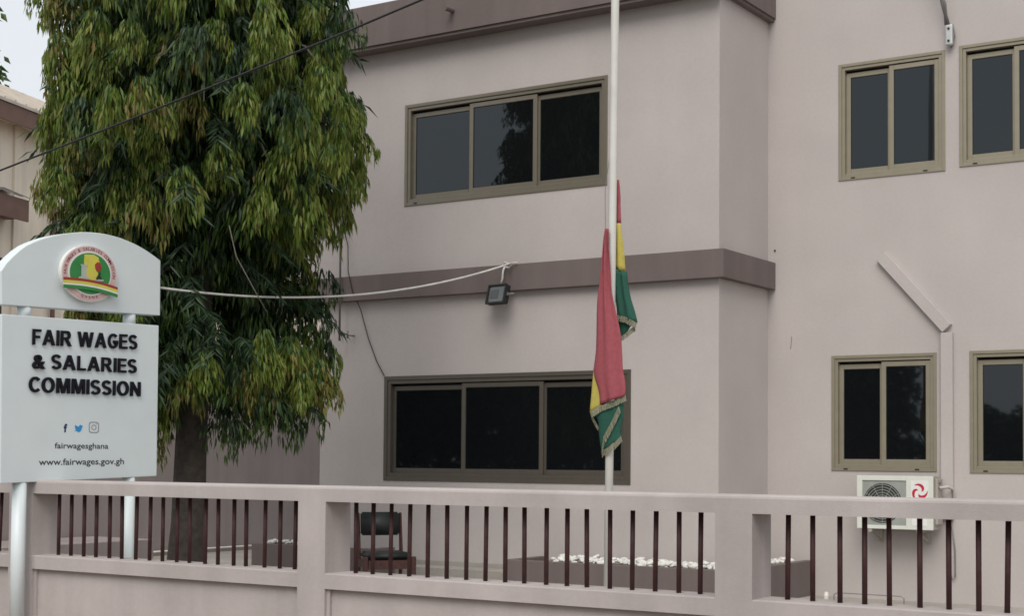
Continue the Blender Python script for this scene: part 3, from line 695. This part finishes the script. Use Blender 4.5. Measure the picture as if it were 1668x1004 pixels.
b = MB(); b.tube([(-12.735, 15.17, 6.9), (-12.735, 15.17, 3.13)], .014, 8); b.tube([(-12.735, 15.17, 3.21), (-12.6, 15.17, 3.215)], .010, 6); b.tube([(-12.6, 15.175, 3.26), (-12.6, 15.175, 3.16)], .012, 6); b.tube([(-12.6, 15.17, 3.2), (-12.6, 15.31, 3.2)], .010, 6)
tag(b.build('conduit_pipe', STEEL, smooth=True), 'thin grey vertical pipe with small bracket down the left end of the block', 'pipe')
tag(MB().tube([(-12.86, 15.29, 5.1), (-12.79, 15.29, 4.665), (-12.70, 15.28, 4.41), (-12.62, YB-.115, 4.05), (-12.55, YB-.115, 3.8), (-12.47, 15.28, 3.54), (-12.34, 15.29, 3.15), (-12.2, 15.29, 2.85), (-12.07, 15.29, 2.655)], .006, 6).build('thin_wire', CABLEB, smooth=True), 'thin dark wire slanting down the wall to the corner of the lower window', 'wire')
svc = empty('service_cable', 'twisted grey service cable ending in a silver clamp high on the wing wall', 'cable', loc=(-5.06, 16.5, 6.6))
sI = Matrix.Translation((5.06, -16.5, -6.6))
for dx in (-.014, .012):
    o = MB().tube([(-5.22+dx, 16.4, 7.3), (-5.15+dx*1.2, 16.5, 7.0), (-5.10-dx, 16.56, 6.78), (-5.07+dx, 16.60, 6.55)], .020, 8).build('conductor', STEEL, svc, smooth=True); o.matrix_parent_inverse = sI
o = MB().obox((-5.05, 16.61, 6.43), (1, 0, 0), (0, 1, 0), (0, 0, 1), .042, .03, .12).build('clamp', simple('clamp_grey', (.5, .52, .52), .45, .3, .1), svc, bevel=.018); o.matrix_parent_inverse = sI
for z in (6.50, 6.36):
    o = MB().tube([(-5.05, 16.585, z), (-5.05, 16.57, z)], .014, 8).build('bolt', RUBBER, svc); o.matrix_parent_inverse = sI
o = MB().tube([(-5.012, 16.62, 6.55), (-4.99, 16.62, 6.42), (-5.02, 16.63, 6.31), (-5.05, 16.66, 6.3)], .008, 6).build('bail', STEEL, svc); o.matrix_parent_inverse = sI

# ------------------------------------------------------------------ chair
ch = empty('wooden_chair', 'old dark wooden chair with black padded back and seat behind the fence bars', 'chair', loc=(-10.64, 13.52, 0))
fa = R(-38); ch.rotation_euler = (0, 0, fa+math.pi/2)          # local -y is the front
W2, D2 = .25, .22
for s in (-1, 1):
    b = MB(); b.tube([(s*W2, D2+.05, 0), (s*W2, D2, .42), (s*W2, D2+.02, .6), (s*W2, D2+.07, .95)], [.022, .024, .022, .018], 4); b.build('back_post', WOOD, ch)
    b = MB(); b.box(s*(W2+.03)-.026, s*(W2+.03)+.026, -D2-.035, -D2+.02, 0, .47); b.build('front_leg', WOOD, ch, bevel=.004)
    box('side_rail', WOOD, ch, s*(W2+.012)-.012, s*(W2+.012)+.012, -D2+.021, D2-.02, .34, .43)
box('front_rail', WOOD, ch, -W2+.006, W2-.006, -D2-.02, -D2+.005, .33, .43)
box('rear_rail', WOOD, ch, -W2+.026, W2-.026, D2-.012, D2+.012, .34, .42)
def pad(name, w_, d_, h_, org, tilt=0):
    bm = bmesh.new(); bmesh.ops.create_cube(bm, size=1)
    bmesh.ops.scale(bm, vec=(w_, d_, h_), verts=bm.verts); bmesh.ops.bevel(bm, geom=bm.edges[:], offset=min(h_, d_)*.3, segments=3, affect='EDGES')
    me = bpy.data.meshes.new(name); bm.to_mesh(me); bm.free(); me.materials.append(VINYL); me.polygons.foreach_set('use_smooth', [True]*len(me.polygons))
    o = bpy.data.objects.new(name, me); COL.objects.link(o); o.parent = ch; o.location = org; o.rotation_euler = (tilt, 0, 0); return o
pad('seat', .48, .44, .085, (0, -.01, .475)); pad('backrest', .455, .06, .27, (0, D2+.03, .825), R(-8))

# bits on the ground by the wing
b = MB()
for k, (xa, xb, yy) in enumerate(((-6.15, -5.35, 16.1), (-5.3, -4.6, 16.15))):
    b.tube([(xa, yy-.2, .004), (xa, yy-.2, .10), (xa+.04, yy-.2, .12), (xb-.04, yy-.2, .12), (xb, yy-.2, .10), (xb, yy-.2, .004)], .006, 6)
    break
tag(b.build('wire_hoop', STEEL), 'low bent wire hoop standing on the yard under the air conditioner', 'wire hoop')
tag(MB().tube([(-6.42, 16.35, .0), (-6.42, 16.35, .04), (-6.415, 16.35, .08)], [.028, .032, .02], 12).build('plastic_cup', PVC), 'small white plastic cup lying on the yard right of the planter', 'cup')

# ------------------------------------------------------------------ trees
def leaf_arrays(rng, base, dirn, length, width, n):
    """n hanging leaves; base (n,3), dirn (n,3) unit, returns verts (n*6,3) and faces"""
    a = rng.normal(size=(n, 3)); side = np.cross(dirn, a); side /= np.linalg.norm(side, axis=1, keepdims=True)+1e-9
    nrm = np.cross(side, dirn)
    L = length[:, None]; W = width[:, None]
    m1 = base+dirn*L*.38; droop = np.array([0, 0, -1.0])*L*.10
    l = m1+side*W*.5+nrm*W*.22; r = m1-side*W*.5+nrm*W*.22; m = m1-nrm*W*.05
    tip = base+dirn*L+droop+nrm*W*rng.uniform(-.8, .8, (n, 1))
    v = np.stack([base, l, m, r, tip], 1).reshape(-1, 3)
    k = np.arange(n)[:, None]*5
    f = np.concatenate([k+np.array([0, 1, 2]), k+np.array([0, 2, 3]), k+np.array([1, 4, 2]), k+np.array([2, 4, 3])], 0)
    return v, f
def np_mesh(name, v, f, mats, mi=None):
    me = bpy.data.meshes.new(name); nf = len(f)
    me.vertices.add(len(v)); me.vertices.foreach_set('co', np.ascontiguousarray(v, dtype=np.float32).ravel())
    me.loops.add(nf*3); me.loops.foreach_set('vertex_index', np.ascontiguousarray(f, dtype=np.int32).ravel())
    me.polygons.add(nf); me.polygons.foreach_set('loop_start', np.arange(0, nf*3, 3, dtype=np.int32))
    for m in mats: me.materials.append(m)
    if mi is not None: me.polygons.foreach_set('material_index', np.ascontiguousarray(mi, dtype=np.int32))
    me.update(calc_edges=True); return me
def tassel(seed, n, spread, length, tip_frac, tan=.06):
    """a drooping branch end: leaves cascade from a rounded head like a mop; the lowest are the youngest"""
    rng = np.random.default_rng(seed)
    t = rng.uniform(0, 1, n)                      # 0 head .. 1 hanging tip
    ang = rng.uniform(0, 2*np.pi, n); sq = rng.uniform(.7, 1.3)
    rad = spread*np.clip(.15+1.5*t, 0, 1)**.6*(1-.45*np.clip(t-.55, 0, 1))*rng.uniform(.45, 1.0, n)**.6
    lobe = 1+.28*np.sin(ang*3+seed)+.2*np.sin(ang*5+2*seed); rad = rad*lobe
    z = -length*t*(.8+.25*np.sin(ang*2+seed))-.3*length*(rad/spread)**2*.5
    base = np.stack([rad*np.cos(ang)*sq, rad*np.sin(ang)/sq, z], 1)
    out = np.stack([np.cos(ang), np.sin(ang), np.zeros(n)], 1)
    d = out*rng.uniform(.0, .5, (n, 1))*(1.2-t[:, None])+np.array([0, 0, -1.0])+rng.normal(0, .13, (n, 3))
    d /= np.linalg.norm(d, axis=1, keepdims=True)
    v, f = leaf_arrays(rng, base, d, rng.uniform(.08, .145, n), rng.uniform(.018, .029, n), n)
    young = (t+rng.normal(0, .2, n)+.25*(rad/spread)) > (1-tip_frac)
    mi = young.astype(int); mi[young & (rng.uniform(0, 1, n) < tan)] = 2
    return v, f, np.tile(mi, 4)
def feather(seed, n, length):
    """a spreading leafy branchlet of old dark leaves in two ranks"""
    rng = np.random.default_rng(seed); t = np.linspace(0, 1, n)
    sgn = np.where(np.arange(n) % 2, 1, -1)
    base = np.stack([t*length, rng.normal(0, .015, n), -.45*length*t**2], 1)
    d = np.stack([.45+rng.normal(0, .12, n), sgn*(.75+rng.normal(0, .15, n)), -.65+rng.normal(0, .2, n)], 1); d /= np.linalg.norm(d, axis=1, keepdims=True)
    v, f = leaf_arrays(rng, base, d, rng.uniform(.13, .21, n), rng.uniform(.020, .030, n), n)
    return v, f, np.zeros(len(f), int)

TX, TY = -11.2, 11.12
tree = empty('mast_tree', 'tall dense weeping evergreen tree with drooping yellow green leaf tips behind the sign', 'tree', loc=(TX, TY, 0))
tp = [(-.13, -.08, -.02), (-.105, -.07, .25), (-.075, -.05, .9), (-.065, -.04, 1.6), (-.02, -.02, 3.2), (0, .0, 6), (.05, 0, 9), (0, 0, 10.6)]
b = MB(); b.tube(tp, [.29, .205, .172, .158, .14, .11, .06, .02], 20)
tr = b.build('trunk', BARK, tree, smooth=True)
r5 = np.random.default_rng(3)
co = np.zeros(len(tr.data.vertices)*3); tr.data.vertices.foreach_get('co', co); co = co.reshape(-1, 3)
co[:, :2] *= 1+r5.normal(0, .045, (len(co), 1)); tr.data.vertices.foreach_set('co', co.ravel()); tr.data.update()
# silhouette: radius of the crown over height, on the camera's left and right
KT = .909
prof_z = [1.6+(q-1.6)*KT for q in (1.9, 2.3, 2.7, 3.1, 3.5, 3.9, 4.3, 4.8, 5.3, 5.8, 6.3, 6.8, 7.5, 8.3, 9.2, 10.0, 10.7)]
prof_r = [q*KT for q in (1.1, 1.50, 1.58, 1.45, 1.25, 1.32, 1.66, 2.02, 2.06, 1.98, 1.84, 1.68, 1.66, 1.55, 1.25, .8, .2)]
prof_l = [q*KT for q in (0.6, 0.95, 1.25, 1.45, 1.58, 1.68, 1.74, 1.80, 1.86, 1.84, 1.90, 1.88, 1.8, 1.6, 1.25, .8, .2)]
rv = np.array([math.cos(yaw), -math.sin(yaw)])          # world direction that lies to the right of the street view
def crown_r(z, phi):
    c_ = math.cos(phi)*rv[0]+math.sin(phi)*rv[1]
    a, b_ = np.interp(z, prof_z, prof_r), np.interp(z, prof_z, prof_l)
    return (a if c_ > 0 else b_)*abs(c_)+(a+b_)/2*(1-abs(c_))
YT = [tassel(100+i, 290, .165, .44, .72, .06) for i in range(8)]
TT = [tassel(200+i, 280, .165, .42, .72, .7) for i in range(3)]
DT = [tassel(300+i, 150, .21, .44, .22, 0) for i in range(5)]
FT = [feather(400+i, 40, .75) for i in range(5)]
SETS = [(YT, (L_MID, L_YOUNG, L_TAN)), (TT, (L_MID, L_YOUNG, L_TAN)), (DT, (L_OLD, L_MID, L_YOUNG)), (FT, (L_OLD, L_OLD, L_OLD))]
cache = {}
def as_mesh(kind, i):
    if (kind, i) not in cache:
        v, f, mi = SETS[kind][0][i]; cache[(kind, i)] = np_mesh('leaf_spray', v, f, SETS[kind][1], mi)
    return cache[(kind, i)]
inst = []      # kind, variant, location, rotation z, tilt, scale
rt = random.Random(21)
z = 2.3
while z < 9.7:
    lim = max(1, crown_r(z, 0)); off = rt.uniform(0, 1)
    n = max(3, int(2*math.pi*((crown_r(z, 0)+crown_r(z, math.pi))/2)/.41))
    for k in range(n):
        phi = 2*math.pi*(k+off+rt.uniform(-.33, .33))/n
        bul = .12*math.sin(phi*5+z*3.1)+.08*math.sin(phi*3-z*5.3)
        r = crown_r(z, phi)*(1+bul*.6)*rt.uniform(.74, 1.05)-.11
        u_ = r*(math.cos(phi)*rv[0]+math.sin(phi)*rv[1])
        lim_ = 1.5 if u_ > 0 else 1.58
        if abs(u_) > lim_: r *= lim_/abs(u_)
        if r < .15: r = .15
        g = rt.random(); low = z < 3.1
        kind = 1 if g < (.13 if not low else .28) else (2 if g > .86 else 0)
        zz_ = z+rt.uniform(-.2, .2)+.28
        inst.append((kind, rt.randrange(len(SETS[kind][0])), (r*math.cos(phi), r*math.sin(phi), zz_), rt.uniform(0, 6.28), (rt.uniform(-.12, .12), rt.uniform(-.12, .12)), rt.uniform(.7, 1.25)*(.8 if z > 9 else 1)))
        # older leaves just inside and a feathery branchlet beneath
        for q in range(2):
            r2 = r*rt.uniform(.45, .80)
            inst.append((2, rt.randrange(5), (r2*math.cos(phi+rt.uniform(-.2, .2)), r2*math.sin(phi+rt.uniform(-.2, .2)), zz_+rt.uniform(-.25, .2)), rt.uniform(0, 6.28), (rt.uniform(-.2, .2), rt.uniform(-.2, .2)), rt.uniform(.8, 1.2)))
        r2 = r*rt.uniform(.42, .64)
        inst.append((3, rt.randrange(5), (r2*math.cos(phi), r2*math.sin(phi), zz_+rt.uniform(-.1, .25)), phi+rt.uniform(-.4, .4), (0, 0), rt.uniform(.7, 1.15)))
    z += .37
def xf(v, loc, rz, tilt, s):
    E = Matrix.Rotation(rz, 3, 'Z') @ Matrix.Rotation(tilt[1], 3, 'Y') @ Matrix.Rotation(tilt[0], 3, 'X')
    return (v*s) @ np.array(E).T+np.array(loc)
# hanging low sprays at the foot of the crown
def rgt(px_, dz): return None
for (u, dpt, zz_, s, kind) in ((.40, -.35, 2.0, .85, 2), (.28, -.2, 2.15, .9, 2), (.85, -.1, 2.2, 1.0, 2), (1.0, -.2, 2.15, .9, 2), (1.15, 0, 2.3, 1.0, 2), (.80, -.4, 2.68, 1.15, 1), (1.0, -.5, 2.75, 1.1, 1), (1.22, -.2, 2.62, 1.1, 1), (.62, -.5, 2.5, .9, 1), (1.35, -.1, 2.45, .8, 1), (-.42, -.4, 1.95, .9, 1), (-.36, -.35, 2.25, 1.0, 0), (-.15, -.8, 2.6, 1.0, 0), (.05, -.75, 2.45, .9, 1), (-.05, -1.0, 3.25, 1.1, 0), (.3, -1.0, 2.9, 1.0, 0)):
    fx = Vector((math.sin(yaw), math.cos(yaw)))
    inst.insert(0, (kind, 0, (u*rv[0]+dpt*fx.x, u*rv[1]+dpt*fx.y, zz_), rt.uniform(0, 6), (0, 0), s))
cdir = np.array([12.3, -12.2]); cdir = cdir/np.linalg.norm(cdir)
inst = [i for i in inst if not (TY+i[2][1] < 10.45 and TX+i[2][0] > -11.05 and i[2][2] < 4.2) and not (2.95 < i[2][2] < 4.2 and TX+i[2][0] > (-10.78 if TY+i[2][1] < 12.3 else -10.55))]
for (u, dpt, zz_, s, kind) in ((1.0, .62, 3.55, 1.1, 2), (1.12, .6, 3.3, 1.0, 2), (1.0, .6, 3.05, 1.0, 0), (1.17, .7, 3.65, 1.0, 2), (1.14, .68, 3.0, 1.0, 2), (.85, .6, 3.3, 1.2, 2), (.9, .6, 3.75, 1.1, 0), (1.2, .7, 2.85, .9, 0), (.72, .5, 3.1, 1.1, 2)):
    inst.append((kind, 1, (u*rv[0]+dpt*math.sin(yaw), u*rv[1]+dpt*math.cos(yaw), zz_), rt.uniform(0, 6), (0, 0), s))
score = [((i[2][0]*cdir[0]+i[2][1]*cdir[1])+(-5 if i[2][2] > 7.3 or i[0] == 3 else 0), k) for k, i in enumerate(inst)]
front = {k for _, k in sorted(score, reverse=True)[:290]}
crown = np_mesh('crown', np.zeros((0, 3)), np.zeros((0, 3), int), []) if False else None
acc = {}
parts = []
for k, (kind, vi, loc, rz, tl, s) in enumerate(inst):
    if k in front: parts.append((kind, vi, loc, rz, tl, s)); continue
    v, f, mi = SETS[kind][0][vi]
    acc.setdefault(kind, []).append((xf(v, loc, rz, tl, s), f, mi))
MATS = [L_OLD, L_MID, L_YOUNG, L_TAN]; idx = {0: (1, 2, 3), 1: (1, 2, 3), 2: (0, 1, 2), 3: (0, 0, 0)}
V = []; Fc = []; Mi = []; base = 0
for kind, L in acc.items():
    for v, f, mi in L:
        V.append(v); Fc.append(f+base); base += len(v); Mi.append(np.array(idx[kind])[mi])
cm = np_mesh('crown', np.concatenate(V), np.concatenate(Fc), MATS, np.concatenate(Mi))
crown = bpy.data.objects.new('crown', cm); COL.objects.link(crown); crown.parent = tree; tag(crown, kind='stuff')
for kind, vi, loc, rz, tl, s in parts:
    linked('leaf_spray', as_mesh(kind, vi), crown, loc, (tl[0], tl[1], rz), s)
# limbs inside the crown
for k in range(60):
    z = 2.4+k*.13; phi = k*2.4; r = crown_r(z, phi)*.85
    e = (r*math.cos(phi), r*math.sin(phi)); zz_ = z+.35
    if 2.6 < zz_ < 4.0 and TX+e[0] > -10.8: continue
    MB().tube([(0, 0, zz_+.5), (e[0]*.4, e[1]*.4, zz_+.55), (e[0]*.8, e[1]*.8, zz_+.25), (e[0], e[1], zz_-.15)], [.03, .022, .013, .006], 5).build('limb', TWIG, crown, smooth=True)
# one bare twig hanging on the street side
fx = np.array([math.sin(yaw), math.cos(yaw)])
def tv(u, d_, z): q = rv*u+fx*d_; return (q[0], q[1], z)
MB().tube([tv(.54, -1.25, 3.8), tv(.62, -1.3, 3.5), tv(.78, -1.25, 3.2), tv(.9, -1.2, 2.98)], [.005, .005, .005, .004], 6).build('bare_twig', TWIG, tree, smooth=True)

# trees on the far side of the street and one beyond the house
def cloud_mesh(seed, n, rx, rz, zc, lobes, lf, mats):
    rng = np.random.default_rng(seed)
    cen = rng.normal(0, 1, (lobes, 3)); cen /= np.linalg.norm(cen, axis=1, keepdims=True); cen *= rng.uniform(.35, .8, (lobes, 1))
    cen = cen*np.array([rx, rx, rz]); k = rng.integers(0, lobes, n)
    p = rng.normal(0, 1, (n, 3)); p /= np.linalg.norm(p, axis=1, keepdims=True); p *= (rng.uniform(.5, 1, (n, 1)))*min(rx, rz)*.5
    base = cen[k]+p+np.array([0, 0, zc])
    d = rng.normal(0, .6, (n, 3))+np.array([0, 0, -.6]); d /= np.linalg.norm(d, axis=1, keepdims=True)
    v, f = leaf_arrays(rng, base, d, rng.uniform(.6, 1.2, n)*lf, rng.uniform(.4, .6, n)*lf, n)
    return np_mesh('crown', v, f, mats)
CL = [cloud_mesh(1, 4500, 2.6, 1.9, 3.1, 16, .42, (L_OLD,)), cloud_mesh(2, 4500, 2.3, 2.2, 3.3, 14, .42, (L_OLD,))]
def far_tree(name, label, mesh, loc, s, th, tr_, group=None):
    t = empty(name, label, 'tree', group, loc)
    linked('crown', mesh, t, (0, 0, 0), (0, 0, loc[0]), s)
    MB().tube([(0, 0, -.02), (.05, 0, th*.5), (0, 0, th)], [tr_, tr_*.75, tr_*.4], 8).build('trunk', BARK, t, smooth=True)
for i, (x, y, s, k, lb) in enumerate(((-25.6, -11.5, 1.2, 1, 'tallest round dark tree across the street'), (-28.4, -15, 1.3, 0, 'broad dark tree across the street, set back behind the others'), (-22.6, -14.5, 1.25, 1, 'round dark tree across the street, second row'), (-36, -11, 1.15, 0, 'broad dark tree across the street, furthest left'), (-31, -12, 1.1, 1, 'round dark tree across the street, second from the left'), (-20.5, -10.5, 1.0, 0, 'broad dark tree across the street, third from the left'), (-16.2, -10, 1.05, 1, 'round dark tree across the street facing the wing'), (-11.8, -12.4, .70, 0, 'low dark tree across the street facing the right edge window'), (-7.2, -14, .85, 1, 'smallest dark tree across the street'))):
    far_tree('street_tree', lb, CL[k], (x, y, 0), s, 2.4, .14, 'trees across the street')
hv = []; rg = np.random.default_rng(5)
n = 16000; hb = np.stack([rg.uniform(-48, 4, n), rg.uniform(-13.6, -12.6, n), rg.uniform(.1, 2.3, n)], 1); hd = rg.normal(0, .6, (n, 3)); hd /= np.linalg.norm(hd, axis=1, keepdims=True)
v, f = leaf_arrays(rg, hb, hd, rg.uniform(.25, .45, n), rg.uniform(.14, .22, n), n)
hg = empty('unseen_hedge', 'unseen leafy bank added across the street to darken window reflections', 'unseen_hedge', loc=(-22, -13.1, 0))  # unseen, added so the lower panes reflect dark leaves, not bright horizon
o = bpy.data.objects.new('foliage', np_mesh('foliage', v-np.array([-22, -13.1, 0]), f, (L_OLD,))); COL.objects.link(o); o.parent = hg
far_tree('garden_tree', 'distant leafy tree peeking in at the far left top edge', cloud_mesh(9, 9000, 3.2, 3.0, 15.9, 22, .38, (L_MID, L_OLD)), (-46.25, 32.0, 0), 1, 14, .3)
